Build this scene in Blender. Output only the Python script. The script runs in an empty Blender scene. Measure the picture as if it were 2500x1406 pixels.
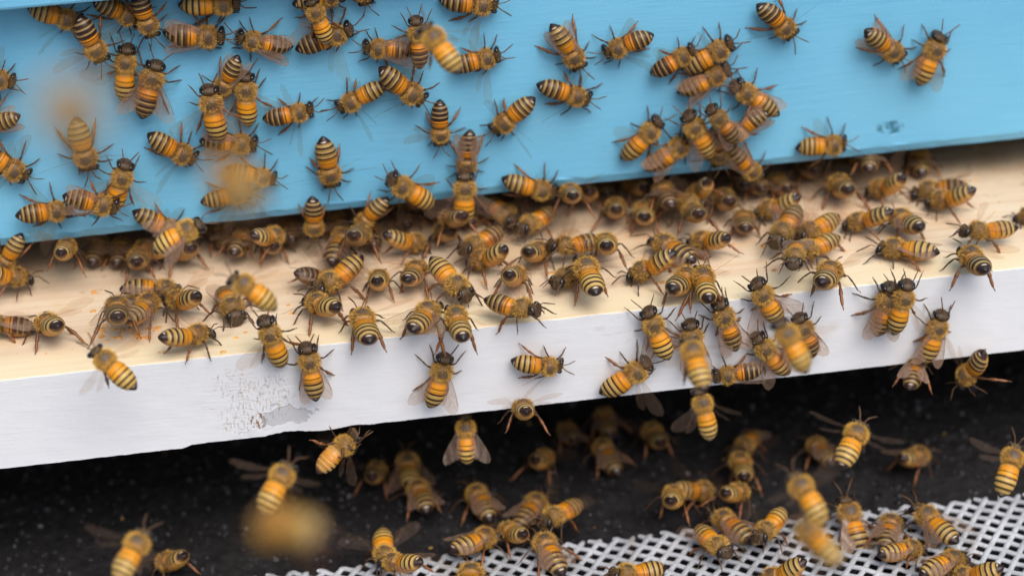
import bpy, bmesh, math, random
import numpy as np
from mathutils import Vector, Matrix, noise
R = math.radians
MM = 0.001
scene = bpy.context.scene
COL = scene.collection

# ------------------------------------------------------------------ camera
PW, PH, FPX = 2500.0, 1406.0, 5175.0
yaw, roll, pitch = R(5.885), R(-3.24), R(30.0)
CAMP = Vector((-39.96, -412.66, 225.64))            # millimetres
F0 = Vector((math.sin(yaw) * math.cos(pitch), math.cos(yaw) * math.cos(pitch), -math.sin(pitch)))
R0 = Vector((math.cos(yaw), -math.sin(yaw), 0.0))
U0 = R0.cross(F0)
CF = F0
CR = math.cos(roll) * R0 + math.sin(roll) * U0
CU = -math.sin(roll) * R0 + math.cos(roll) * U0
cam_d = bpy.data.cameras.new('camera')
cam = bpy.data.objects.new('camera', cam_d)
COL.objects.link(cam)
cam.matrix_world = Matrix(((CR.x, CU.x, -CF.x, CAMP.x * MM), (CR.y, CU.y, -CF.y, CAMP.y * MM),
                           (CR.z, CU.z, -CF.z, CAMP.z * MM), (0, 0, 0, 1)))
cam_d.sensor_width = 36.0
cam_d.lens = FPX / PW * 36.0
cam_d.clip_start = 0.01
cam_d.clip_end = 50.0
cam_d.dof.use_dof = True
cam_d.dof.focus_distance = 0.438
cam_d.dof.aperture_fstop = 8.0
scene.camera = cam

# ------------------------------------------------------------------ sky, sun, exposure
SUN_EL, SUN_AZ = R(57), R(158)                        # azimuth clockwise from +Y
w = bpy.data.worlds.new('World')
scene.world = w
w.use_nodes = True
nt = w.node_tree
bg = nt.nodes['Background']
sky = nt.nodes.new('ShaderNodeTexSky')
sky.sky_type = 'NISHITA'
sky.sun_disc = False
sky.sun_elevation = SUN_EL
sky.sun_rotation = SUN_AZ
sky.dust_density = 6.0
sky.air_density = 0.7
sky.ozone_density = 0.6
nt.links.new(sky.outputs[0], bg.inputs[0])
bg.inputs[1].default_value = 0.15
sl = bpy.data.lights.new('sun', 'SUN')
sl.energy = 1.55
sl.angle = R(40)
sl.color = (1.0, 0.965, 0.91)
sun = bpy.data.objects.new('sun', sl)
COL.objects.link(sun)
sd = Vector((math.sin(SUN_AZ) * math.cos(SUN_EL), math.cos(SUN_AZ) * math.cos(SUN_EL), math.sin(SUN_EL)))
sun.rotation_euler = sd.to_track_quat('Z', 'Y').to_euler()
scene.view_settings.view_transform = 'Standard'
scene.view_settings.look = 'None'
scene.view_settings.exposure = 0.12
scene.view_settings.gamma = 1.0
scene.render.engine = 'CYCLES'
scene.cycles.transparent_max_bounces = 24
scene.cycles.max_bounces = 8

# ------------------------------------------------------------------ helpers
def ray(px, py):
    return (CF + CR * ((px - PW / 2) / FPX) + CU * ((PH / 2 - py) / FPX))

def hit(px, py, p0, n):
    d = ray(px, py)
    return CAMP + d * ((p0 - CAMP).dot(n) / d.dot(n))

def tag(o, label=None, cat=None, group=None, kind=None):
    if label: o['label'] = label
    if cat: o['category'] = cat
    if group: o['group'] = group
    if kind: o['kind'] = kind
    return o

def link(name, me, parent=None):
    o = bpy.data.objects.new(name, me)
    COL.objects.link(o)
    if parent: o.parent = parent
    return o

def mesh(name, verts, faces, mats, smooth=False, mi=None):
    me = bpy.data.meshes.new(name)
    me.from_pydata([(v[0] * MM, v[1] * MM, v[2] * MM) for v in verts], [], faces)
    for m in mats: me.materials.append(m)
    if mi is not None: me.polygons.foreach_set('material_index', mi)
    if smooth: me.polygons.foreach_set('use_smooth', [True] * len(faces))
    me.update()
    return me

def box(name, lo, hi, mat, parent=None, bev=0.0, seg=2):
    bm = bmesh.new()
    bmesh.ops.create_cube(bm, size=1.0)
    for v in bm.verts:
        v.co = Vector([(lo[i] + (v.co[i] + .5) * (hi[i] - lo[i])) * MM for i in range(3)])
    if bev: bmesh.ops.bevel(bm, geom=bm.edges[:], offset=bev * MM, segments=seg, profile=.5, affect='EDGES')
    me = bpy.data.meshes.new(name)
    bm.to_mesh(me); bm.free()
    me.materials.append(mat)
    return link(name, me, parent)

class Mat:
    def __init__(s, name):
        s.m = bpy.data.materials.new(name); s.m.use_nodes = True
        s.t = s.m.node_tree; s.b = s.t.nodes['Principled BSDF']
    def n(s, typ, **kw):
        nd = s.t.nodes.new('ShaderNode' + typ)
        ins = kw.pop('ins', {})
        for k, v in kw.items(): setattr(nd, k, v)
        for k, v in ins.items():
            if hasattr(v, 'is_output'): s.t.links.new(v, nd.inputs[k])
            else: nd.inputs[k].default_value = v
        return nd
    def l(s, a, b): s.t.links.new(a, b)
    def coord(s, scale=(1, 1, 1), rot=(0, 0, 0), out='Object', loc=(0, 0, 0)):
        tc = s.n('TexCoord'); mp = s.n('Mapping', ins={'Scale': scale, 'Rotation': rot, 'Location': loc})
        s.l(tc.outputs[out], mp.inputs[0]); return mp.outputs[0]
    def noise(s, vec, scale, detail=3, rough=.5, out='Fac', dist=0.0):
        nd = s.n('TexNoise', ins={'Scale': scale, 'Detail': detail, 'Roughness': rough, 'Distortion': dist})
        s.l(vec, nd.inputs['Vector']); return nd.outputs[out]
    def ramp(s, fac, stops, interp='LINEAR'):
        r = s.n('ValToRGB'); cr = r.color_ramp; cr.interpolation = interp
        while len(cr.elements) > 1: cr.elements.remove(cr.elements[-1])
        cr.elements[0].position = stops[0][0]; cr.elements[0].color = (*stops[0][1], 1)
        for p, c in stops[1:]:
            e = cr.elements.new(p); e.color = (*c, 1)
        s.l(fac, r.inputs[0]); return r.outputs[0]
    def mix(s, fac, a, b, bt='MIX'):
        nd = s.n('Mix', data_type='RGBA', blend_type=bt)
        for k, v in ((0, fac), (6, a), (7, b)):
            if hasattr(v, 'is_output'): s.l(v, nd.inputs[k])
            else: nd.inputs[k].default_value = v if k == 0 else (*v, 1)
        return nd.outputs[2]
    def math(s, op, a, b=0.0, c=0.0, clamp=False):
        nd = s.n('Math', operation=op, use_clamp=clamp)
        for k, v in ((0, a), (1, b), (2, c)):
            if hasattr(v, 'is_output'): s.l(v, nd.inputs[k])
            else: nd.inputs[k].default_value = v
        return nd.outputs[0]
    def rng(s, v, a, b, c=0.0, d=1.0, smooth=True):
        nd = s.n('MapRange', interpolation_type='SMOOTHSTEP' if smooth else 'LINEAR', ins={1: a, 2: b, 3: c, 4: d})
        s.l(v, nd.inputs[0]); return nd.outputs[0]
    def bump(s, h, dist, strength=1.0, prev=None):
        nd = s.n('Bump', ins={'Strength': strength, 'Distance': dist})
        s.l(h, nd.inputs['Height'])
        if prev is not None: s.l(prev, nd.inputs['Normal'])
        return nd.outputs[0]
    def spot(s, vec, cx, cz, rx, rz):
        """1 at (cx,cz) of the object's x/z plane falling to 0 at the ellipse rx,rz (metres)"""
        sp = s.n('SeparateXYZ'); s.l(vec, sp.inputs[0])
        a = s.math('POWER', s.math('DIVIDE', s.math('SUBTRACT', sp.outputs[0], cx), rx), 2)
        b = s.math('POWER', s.math('DIVIDE', s.math('SUBTRACT', sp.outputs[2], cz), rz), 2)
        return s.math('SUBTRACT', 1.0, s.math('ADD', a, b), clamp=True)

# ------------------------------------------------------------------ planes of the place (mm)
H_BOX, D_LEDGE, T_BOARD, Z_GROUND = 10.0, 38.7, 20.6, -58.0
Z_MESH = -54.5
WALL = (Vector((0, 0, 0)), Vector((0, -1, 0)))
LEDGE = (Vector((0, 0, 0)), Vector((0, 0, 1)))
FACE = (Vector((0, -D_LEDGE, 0)), Vector((0, -1, 0)))

def at_wall(px, py): return hit(px, py, *WALL)
def at_face(px, py): return hit(px, py, *FACE)

# ------------------------------------------------------------------ materials of the hive
def m_blue():
    M = Mat('blue_paint')
    v = M.coord(); vs = M.coord(scale=(1, 1, 14))
    g = M.noise(vs, 90, 5, .6)
    c = M.ramp(M.noise(v, 22, 3), [(.3, (.150, .475, .735)), (.7, (.190, .540, .800))])
    c = M.mix(M.math('MULTIPLY', M.rng(g, .45, .75), .30), c, (.23, .56, .84))
    c = M.mix(M.math('MULTIPLY', M.rng(M.noise(M.coord(scale=(.25, 1, 9)), 260, 4, .65), .52, .72), .28), c, (.09, .36, .58))
    fl = M.rng(M.noise(M.coord(scale=(1, 1, 3)), 900, 2), .70, .76)
    c = M.mix(M.math('MULTIPLY', fl, .35), c, (.06, .20, .33))
    # scuffed dent low on the right, small chip low on the left
    p = at_wall(2172, 313)
    d1 = M.spot(v, p.x * MM, p.z * MM, .0034, .0020)
    d1 = M.math('MULTIPLY', M.rng(d1, 0, .5), M.rng(M.noise(M.coord(rot=(0, R(20), 0), scale=(1, 1, 1.6)), 520, 4, .6), .42, .58))
    p = at_wall(234, 524)
    d2 = M.math('MULTIPLY', M.rng(M.spot(v, p.x * MM, p.z * MM, .0016, .0012), 0, .3), M.rng(M.noise(v, 700, 2), .45, .55))
    d = M.math('MAXIMUM', d1, d2)
    c = M.mix(d, c, (.04, .22, .34))
    # worn lower rim with tiny pale chips and bare wood showing at the very edge
    sp = M.n('SeparateXYZ'); M.l(v, sp.inputs[0])
    rim = M.rng(sp.outputs[2], (H_BOX + 2.2) * MM, (H_BOX + 1.0) * MM)
    ch = M.math('MULTIPLY', rim, M.rng(M.noise(M.coord(scale=(1, 1, 1.5)), 1300, 2), .66, .72))
    c = M.mix(M.math('MULTIPLY', ch, .8), c, (.42, .60, .70))
    bare = M.math('MULTIPLY', M.rng(sp.outputs[2], (H_BOX + .28) * MM, (H_BOX + .08) * MM), M.rng(M.noise(M.coord(scale=(1, .1, .1)), 60, 2), .45, .55))
    c = M.mix(bare, c, (.36, .24, .10))
    M.l(c, M.b.inputs['Base Color'])
    M.b.inputs['Roughness'].default_value = .42
    M.b.inputs['Specular IOR Level'].default_value = .35
    b = M.bump(g, .00012, .6)
    b = M.bump(M.noise(M.coord(scale=(1, 1, 5)), 500, 4, .6), .00008, .6, b)
    b = M.bump(M.math('MULTIPLY', d, -1), .0004, .8, b)
    M.l(b, M.b.inputs['Normal'])
    return M.m

def m_pine():
    M = Mat('pine_wood')
    v = M.coord()
    w1 = M.noise(M.coord(scale=(.12, 1.6, 1.6)), 120, 4, .55, dist=.6)
    w2 = M.noise(M.coord(scale=(.05, 5, 5)), 160, 3, .6)
    c = M.ramp(w1, [(.30, (.58, .445, .31)), (.5, (.66, .535, .39)), (.72, (.70, .59, .43))])
    c = M.mix(M.math('MULTIPLY', M.rng(w2, .52, .70), .55), c, (.56, .36, .19))
    # creamier sapwood along the front edge
    sp = M.n('SeparateXYZ'); M.l(v, sp.inputs[0])
    f = M.rng(sp.outputs[1], -.026, -.034)
    c = M.mix(M.math('MULTIPLY', f, .6), c, (.74, .65, .43))
    # propolis smears toward the entrance
    sm = M.math('MULTIPLY', M.rng(M.noise(v, 260, 4, .6), .60, .70), M.rng(sp.outputs[1], -.016, .004))
    c = M.mix(M.math('MULTIPLY', sm, .7), c, (.36, .16, .06))
    wm = M.math('MULTIPLY', M.rng(M.noise(v, 45, 4, .65), .48, .68), M.rng(sp.outputs[1], -.034, -.020))
    c = M.mix(M.math('MULTIPLY', wm, .35), c, (.60, .36, .14))        # warm propolis staining
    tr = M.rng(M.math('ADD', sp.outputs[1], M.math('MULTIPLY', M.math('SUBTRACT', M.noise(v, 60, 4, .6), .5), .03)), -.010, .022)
    c = M.mix(M.math('MULTIPLY', tr, .75), c, (.16, .09, .05))      # shade under the box, painted into the wood toward the entrance
    M.l(c, M.b.inputs['Base Color'])
    M.b.inputs['Roughness'].default_value = .6
    M.b.inputs['Specular IOR Level'].default_value = .3
    b = M.bump(w2, .00012, .7)
    b = M.bump(M.noise(M.coord(scale=(.2, 2, 2)), 900, 3), .00006, .6, b)
    M.l(b, M.b.inputs['Normal'])
    return M.m

def m_white():
    M = Mat('white_paint')
    v = M.coord()
    c = M.ramp(M.noise(v, 40, 3), [(.3, (.70, .74, .79)), (.7, (.75, .79, .835))])
    c = M.mix(M.math('MULTIPLY', M.rng(M.noise(M.coord(scale=(.2, 1, 5)), 220, 4, .65), .5, .75), .22), c, (.60, .62, .66))
    br = M.noise(M.coord(scale=(1, 1, 8), rot=(0, R(8), 0)), 260, 4, .6)
    # scraped patch where the paint is scratched through to the wood
    p = at_face(600, 975)
    reg = M.spot(v, p.x * MM, p.z * MM, .0115, .0110)
    reg = M.math('MULTIPLY', reg, M.rng(M.noise(v, 170, 3, .6), .38, .62))
    st = M.noise(M.coord(scale=(2.6, 1, .8), rot=(0, R(-12), 0)), 900, 5, .7)
    scr = M.math('MULTIPLY', M.rng(reg, .0, .55), M.rng(st, .55, .66))
    scr2 = M.math('MULTIPLY', M.rng(reg, .0, .4), M.rng(M.noise(M.coord(scale=(1, 1, 5), rot=(0, R(15), 0)), 330, 3), .58, .64))
    scr = M.math('MAXIMUM', scr, M.math('MULTIPLY', scr2, .6))
    c = M.mix(M.math('MULTIPLY', scr, .16), c, M.ramp(M.noise(v, 1500, 2), [(.45, (.62, .52, .38)), (.62, (.42, .22, .08))]))
    fk = M.math('MULTIPLY', M.rng(reg, .02, .5), M.rng(M.noise(M.coord(scale=(2.4, 1, .8), rot=(0, R(-10), 0)), 1400, 3, .6), .60, .66))
    c = M.mix(M.math('MULTIPLY', fk, .75), c, (.60, .42, .22))
    p = at_face(632, 1028)
    g0 = M.math('MULTIPLY', M.rng(M.spot(v, p.x * MM, p.z * MM, .0020, .0022), 0, .5), M.rng(M.noise(M.coord(scale=(1.6, 1, .7)), 1100, 4, .65), .50, .58))
    c = M.mix(g0, c, (.34, .16, .05))
    # grey primer patch beside it
    p = at_face(700, 1016)
    pr = M.rng(M.math('ADD', M.spot(v, p.x * MM, p.z * MM, .0062, .0026), M.math('MULTIPLY', M.math('SUBTRACT', M.noise(v, 260, 4, .6), .5), 3.0)), .36, .42)
    pr = M.math('MULTIPLY', pr, M.rng(M.spot(v, p.x * MM, p.z * MM, .0080, .0036), 0, .1))
    c = M.mix(M.math('MULTIPLY', pr, .8), c, (.47, .49, .52))
    # faint dirt scuffs
    p = at_face(1515, 800)
    s1 = M.math('MULTIPLY', M.spot(v, p.x * MM, p.z * MM, .009, .006), M.rng(M.noise(M.coord(scale=(1, 1, 2)), 500, 4, .7), .56, .66))
    s2 = M.rng(M.noise(v, 330, 5, .7), .68, .76)
    c = M.mix(M.math('MULTIPLY', M.math('MAXIMUM', s1, s2), .30), c, (.42, .38, .36))
    M.l(c, M.b.inputs['Base Color'])
    M.b.inputs['Roughness'].default_value = .45
    M.b.inputs['Specular IOR Level'].default_value = .3
    b = M.bump(br, .00012, .55)
    b = M.bump(M.math('MULTIPLY', M.math('ADD', M.math('MULTIPLY', scr, .5), M.math('ADD', pr, g0)), -1), .00025, .8, b)
    M.l(b, M.b.inputs['Normal'])
    return M.m

def simple(name, col, rough=.6, var=.25, scale=300, spec=.3):
    M = Mat(name)
    c = M.ramp(M.noise(M.coord(), scale, 3), [(.3, tuple(x * (1 - var) for x in col)), (.7, tuple(min(1, x * (1 + var)) for x in col))])
    M.l(c, M.b.inputs['Base Color']); M.b.inputs['Roughness'].default_value = rough
    M.b.inputs['Specular IOR Level'].default_value = spec
    return M.m

BLUE, PINE, WHITE = m_blue(), m_pine(), m_white()
ROUGH_WOOD = simple('inner_wood', (.34, .22, .12), .7)

# ------------------------------------------------------------------ hive box
XL, XR = -330.0, 330.0
hive = bpy.data.objects.new('hive_box', None); COL.objects.link(hive)
tag(hive, 'sky blue painted beehive box above the pale landing board', 'beehive')
hive.location = (0, 0, H_BOX * MM)
def front_board():
    # profile in y/z with a rounded, downward-facing lower rim
    prof = [(0, 200.0), (0, H_BOX + 2.6), (0, H_BOX + 2.15), (.08, H_BOX + 1.95), (.85, H_BOX + .12), (1.1, H_BOX), (2.4, H_BOX), (19, H_BOX), (19, 200)]
    nx = 260; V = []; Fc = []
    for i in range(nx + 1):
        x = XL + (XR - XL) * i / nx
        for k, (y, z) in enumerate(prof):
            dz = .22 * noise.noise(Vector((x * .045, k * .2, 3))) + .08 * noise.noise(Vector((x * .5, k * .3, 9)))
            V.append((x, y + (.25 * noise.noise(Vector((x * .3, k * 3.0, 0))) if 1 < k < 6 else 0), z + (dz if 1 <= k <= 7 else 0)))
    n = len(prof)
    for i in range(nx):
        for k in range(n):
            a = i * n + k; b = i * n + (k + 1) % n
            Fc.append((a, a + n, b + n, b))
    Fc.append(tuple(range(n))); Fc.append(tuple(nx * n + k for k in reversed(range(n))))
    me = mesh('front_board', V, Fc, [BLUE], smooth=False)
    for p in me.polygons: p.use_smooth = False
    bm = bmesh.new(); bm.from_mesh(me); bmesh.ops.recalc_face_normals(bm, faces=bm.faces); bm.to_mesh(me); bm.free()
    return me
def part_of(root, o):
    o.parent = root; o.matrix_parent_inverse = Matrix.Translation(-Vector(root.location)); return o
part_of(hive, link('front_board', front_board()))
part_of(hive, box('side_board', (XL, 19.5, H_BOX), (XL + 19, 330, 200), BLUE, bev=.5))
part_of(hive, box('side_board', (XR - 19, 19.5, H_BOX), (XR, 330, 200), BLUE, bev=.5))
part_of(hive, box('back_board', (XL, 330.5, H_BOX), (XR, 349, 200), BLUE, bev=.5))
part_of(hive, box('lid', (XL - 8, -10, 200.6), (XR + 8, 360, 222), WHITE, bev=1))
# handle cleat nailed across the box, only its lower left corner is in view
pc = hit(0, 29, Vector((0, -9, 0)), WALL[1]); pr_ = hit(1150, 0, Vector((0, -9, 0)), WALL[1])
part_of(hive, box('handle_cleat', (XL + 40, -9, pc.z), (pr_.x, -.02, pc.z + 20), BLUE, bev=.7))

# ------------------------------------------------------------------ landing board
lb = bpy.data.objects.new('landing_board', None); COL.objects.link(lb)
tag(lb, 'bare pine landing board with scraped white painted front edge', 'landing board')
lb.location = (0, 0, -T_BOARD * MM)
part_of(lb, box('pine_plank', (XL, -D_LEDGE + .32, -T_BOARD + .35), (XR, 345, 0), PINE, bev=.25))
def paint_layer():
    nx, nz = 1400, 14; V = []; Fc = []
    xc = {}
    def edge(x):
        z = -T_BOARD + .10 * noise.noise(Vector((x * .25, 0, 5))) + .10 * noise.noise(Vector((x * 1.7, 0, 1)))
        a = at_face(447, 1075).x; b = at_face(640, 1045).x; c = at_face(760, 1034).x; d = at_face(900, 1030).x
        if x < a: z -= .62 + .14 * noise.noise(Vector((x * .35, 3, 3)))
        elif x < a + 1.8: z -= .62 * (1 - (x - a) / 1.8)
        if b < x < c: z += .55 * math.sin((x - b) / (c - b) * math.pi) + .22 * noise.noise(Vector((x * 1.3, 2, 1)))
        if c < x < d: z -= .30 * math.sin((x - c) / (d - c) * math.pi * 2)
        return z
    for i in range(nx + 1):
        x = XL + (XR - XL) * i / nx
        zb = edge(x); zt = -.16 + .16 * noise.noise(Vector((x * .16, 7, 2))) + .12 * noise.noise(Vector((x * .9, 4, 2)))
        for k in range(nz + 1):
            z = zt + (zb - zt) * k / nz
            V.append((x, -D_LEDGE + .04 * noise.noise(Vector((x * .2, z * .4, 0))), z))
        V.append((x, -D_LEDGE + .30, zb)); V.append((x, -D_LEDGE + .30, zt))
    n = nz + 3
    for i in range(nx):
        for k in range(n):
            a = i * n + k; b = i * n + (k + 1) % n
            Fc.append((a, a + n, b + n, b))
    me = mesh('front_paint', V, Fc, [WHITE])
    bm = bmesh.new(); bm.from_mesh(me); bmesh.ops.recalc_face_normals(bm, faces=bm.faces); bm.to_mesh(me); bm.free()
    return me
part_of(lb, link('front_paint', paint_layer()))

# wax and propolis crumbs on the board
rnd = random.Random(5)
def crumbs():
    V = []; Fc = []; C = []
    spots = [(232, 715), (228, 712), (228, 760), (218, 815), (262, 832), (600, 812), (575, 825), (705, 745), (712, 765), (1690, 575), (1795, 598), (1862, 600), (1865, 603), (1815, 675), (1345, 667), (1618, 690), (2382, 440), (2330, 412), (2385, 360), (2355, 445), (1890, 660), (255, 795), (250, 780), (332, 822), (340, 826), (385, 800), (1180, 690), (2070, 615), (545, 860), (390, 861)]
    pts = [hit(x, y, *LEDGE) for x, y in spots]
    pts += [hit(322 + rnd.uniform(-75, 75), 812 + rnd.uniform(-14, 14), *LEDGE) for _ in range(26)]
    pts += [Vector((rnd.uniform(-110, 115), rnd.uniform(-37, 15), 0)) for _ in range(90)]
    for j, p in enumerate(pts):
        s = rnd.uniform(.25, .62) if j < 56 else rnd.uniform(.08, .26)
        b = len(V); m = 7
        for ring, (rr, z) in enumerate(((1, 0.0), (.8, .35), (.3, .55))):
            for k in range(m):
                a = k / m * 2 * math.pi; q = s * rr * rnd.uniform(.6, 1.25)
                V.append((p.x + math.cos(a) * q * 1.3, p.y + math.sin(a) * q, .004 + z * s * rnd.uniform(.7, 1.2)))
        for r_ in range(2):
            for k in range(m):
                Fc.append((b + r_ * m + k, b + r_ * m + (k + 1) % m, b + (r_ + 1) * m + (k + 1) % m, b + (r_ + 1) * m + k))
        Fc.append(tuple(b + 2 * m + k for k in range(m)))
    return mesh('wax_crumbs', V, Fc, [simple('wax', (.68, .34, .09), .5, .4, 500)], True)
tag(link('wax_crumbs', crumbs()), 'scattered orange wax crumbs on the bare pine board', 'crumbs', kind='stuff')

# ------------------------------------------------------------------ ground
def m_ground():
    M = Mat('black_ground')
    v = M.coord()
    c = M.ramp(M.noise(v, 420, 4, .7), [(.35, (.006, .006, .007)), (.6, (.016, .016, .018)), (.78, (.04, .04, .045))])
    M.l(c, M.b.inputs['Base Color']); M.b.inputs['Roughness'].default_value = .75
    M.b.inputs['Specular IOR Level'].default_value = .25
    M.l(M.bump(M.noise(v, 700, 4, .7), .0006, 1.0), M.b.inputs['Normal'])
    return M.m
GROUND = m_ground()
def ground():
    V = []; Fc = []
    xs = [-4000, -1200, -400, -200] + list(np.linspace(-150, 150, 221)) + [200, 400, 1200, 4000]
    ys = [-3000, -900, -300, -160] + list(np.linspace(-110, 90, 151)) + [200, 400, 1200, 4000]
    for y in ys:
        for x in xs:
            inn = abs(x) < 151 and -111 < y < 91
            z = Z_GROUND + ((.9 * noise.noise(Vector((x * .11, y * .11, 0))) + .7 * noise.noise(Vector((x * .5, y * .5, 3)))) if inn else 0)
            V.append((x, y, z))
    n = len(xs)
    for j in range(len(ys) - 1):
        for i in range(n - 1):
            a = j * n + i; Fc.append((a, a + 1, a + n + 1, a + n))
    return mesh('ground', V, Fc, [GROUND], True)
tag(link('ground', ground()), 'black granular ground below the landing board', kind='structure')
def grit():
    V = []; Fc = []; mi = []
    rr = random.Random(11)
    for j in range(9000):
        x = rr.uniform(-135, 140); y = rr.uniform(-100, 75)
        z = Z_GROUND + .9 * noise.noise(Vector((x * .11, y * .11, 0))) + .7 * noise.noise(Vector((x * .5, y * .5, 3)))
        s = rr.choice((.3, .4, .5, .6, .7)) * rr.uniform(.7, 1.3); b = len(V)
        a0 = rr.uniform(0, 6.28)
        for k in range(4):
            a = a0 + k * math.pi / 2 + rr.uniform(-.3, .3)
            V.append((x + math.cos(a) * s * rr.uniform(.7, 1.2), y + math.sin(a) * s * rr.uniform(.7, 1.2), z - .1))
        for k in range(4):
            a = a0 + k * math.pi / 2 + rr.uniform(-.3, .3)
            V.append((x + math.cos(a) * s * .6, y + math.sin(a) * s * .6, z + s * rr.uniform(.4, .9)))
        m_ = rr.choices((0, 1, 2, 3), (56, 40, 3.5, .5))[0]
        for k in range(4):
            Fc.append((b + k, b + (k + 1) % 4, b + 4 + (k + 1) % 4, b + 4 + k)); mi.append(m_)
        Fc.append((b + 4, b + 5, b + 6, b + 7)); mi.append(m_)
    return mesh('grit', V, Fc, [GROUND, simple('grit_grey', (.040, .040, .046), .5), simple('grit_pale', (.11, .11, .125), .5), simple('pollen_bit', (.38, .24, .06), .6)], False, mi)
tag(link('grit', grit()), 'dark grey granules covering the black ground', 'gravel', kind='stuff')

# ------------------------------------------------------------------ white mesh sheet
def mesh_sheet():
    ea = hit(640, 1403, Vector((0, 0, Z_MESH)), LEDGE[1]); eb = hit(2500, 1205, Vector((0, 0, Z_MESH)), LEDGE[1])
    s = (eb.y - ea.y) / (eb.x - ea.x)
    def ylim(x): return ea.y + (x - ea.x) * s
    ang = R(-36); P = 3.08
    u = Vector((math.cos(ang), math.sin(ang))); v = Vector((-math.sin(ang), math.cos(ang)))
    V = []; Fc = []
    rr = random.Random(3)
    def zz(x, y): return Z_MESH + .5 * noise.noise(Vector((x * .03, y * .03, 8)))
    def strand(d, o, off, ph):
        c = o * (off * P)
        run = []
        for k in range(-420, 421):
            t = k * P / 4
            p = c + d * t
            ok = abs(p.x) < 190 and -150 < p.y < ylim(p.x) + rr.uniform(-.05, .05)
            if ok: run.append((p, k))
            if (not ok or k == 420) and run:
                if len(run) > 3: tube(run, d, o, ph)
                run = []
    def tube(run, d, o, ph):
        b = len(V); m = 8; last = len(run) - 1
        for i, (p, k) in enumerate(run):
            r_ = .62 + (.12 * abs(math.cos(k * math.pi / 4)) ** 2)
            if i in (0, last): r_ *= .62
            wv = .10 * math.cos(k * math.pi / 4 + ph)
            for q in range(m):
                a = q / m * 2 * math.pi
                xx = p + o * (math.cos(a) * r_)
                V.append((xx.x, xx.y, zz(p.x, p.y) + wv + math.sin(a) * r_ * .72))
        for i in range(last):
            for q in range(m):
                Fc.append((b + i * m + q, b + i * m + (q + 1) % m, b + (i + 1) * m + (q + 1) % m, b + (i + 1) * m + q))
        Fc.append(tuple(b + q for q in range(m))); Fc.append(tuple(b + last * m + q for q in range(m)))
    for k in range(-75, 76):
        strand(u, v, k, 0); strand(v, u, k, math.pi)
    return mesh('mesh_sheet', V, Fc, [simple('mesh_plastic', (.38, .41, .45), .55, .3, 120)], True)
tag(link('mesh_sheet', mesh_sheet()), 'white plastic mesh sheet with a cut jagged edge on black ground', 'mesh')
# ------------------------------------------------------------------ bee materials
def smooth_attr(M):
    a = M.n('Attribute', attribute_name='bt'); sp = M.n('SeparateXYZ'); M.l(a.outputs['Vector'], sp.inputs[0])
    return sp.outputs
def m_abdomen():
    M = Mat('bee_abdomen')
    at = smooth_attr(M)                                  # x: along 0..1, y: dorsal +1 .. ventral -1
    oi = M.n('ObjectInfo'); oc = M.n('SeparateColor'); M.l(oi.outputs['Color'], oc.inputs[0])
    v = M.coord()
    t = M.math('ADD', at[0], M.math('MULTIPLY', M.math('SUBTRACT', M.noise(v, 1800, 2), .5), .016))
    CR2 = (.33, .23, .09)
    OR, OR2, YE, DK, CR, TN = (.70, .275, .008), (.52, .165, .005), (.78, .40, .03), (.026, .011, .009), (.50, .34, .11), (.36, .20, .06)
    BL = (.012, .008, .008)
    CR3 = (.58, .39, .11)
    bright = [(0, TN), (.045, (.48, .24, .05)), (.075, OR), (.225, OR), (.237, DK), (.248, DK), (.262, YE), (.35, OR), (.368, DK), (.398, DK), (.418, CR3), (.50, CR3), (.522, DK), (.56, DK), (.58, CR3), (.655, CR3), (.675, DK), (.718, DK), (.74, CR3), (.80, CR), (.82, DK), (1, BL)]
    dark = [(0, TN), (.045, (.30, .12, .025)), (.075, OR2), (.185, OR), (.20, DK), (.222, DK), (.238, OR), (.275, OR2), (.295, DK), (.40, DK), (.415, CR2), (.445, CR2), (.465, DK), (.562, DK), (.577, CR2), (.605, CR2), (.625, DK), (.722, DK), (.737, CR2), (.765, CR2), (.785, DK), (1, BL)]
    c = M.mix(oc.outputs[0], M.ramp(t, dark), M.ramp(t, bright))
    sp_ = M.math('MULTIPLY', M.math('MULTIPLY', M.rng(t, .838, .848), M.rng(t, .880, .866)), at[2])
    c = M.mix(sp_, c, (.60, .50, .36))                   # pale exposed gland near the tip
    # flanks and belly: paler tan segments
    bell = M.ramp(t, [(0, (.40, .25, .09)), (.28, (.70, .31, .045)), (.31, (.46, .2, .03)), (.46, (.70, .33, .06)), (.49, (.42, .18, .03)), (.62, (.66, .36, .09)), (.65, (.36, .16, .035)), (.78, (.6, .36, .11)), (.85, (.2, .09, .03)), (.93, DK), (1, BL)])
    c = M.mix(M.rng(at[1], .05, -.45), c, bell)
    c = M.mix(M.math('MULTIPLY', M.noise(v, 5200, 2), .22), c, (.03, .015, .01))
    c = M.mix(oc.outputs[2], c, (.06, .03, .02))        # blue channel of the object's colour: dark bees, painted shade under box and board
    M.l(c, M.b.inputs['Base Color'])
    M.b.inputs['Roughness'].default_value = .38
    M.b.inputs['Specular IOR Level'].default_value = .35
    M.b.inputs['Subsurface Weight'].default_value = 0
    M.l(M.bump(M.noise(v, 5200, 2), .00005, .6), M.b.inputs['Normal'])
    return M.m
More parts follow.
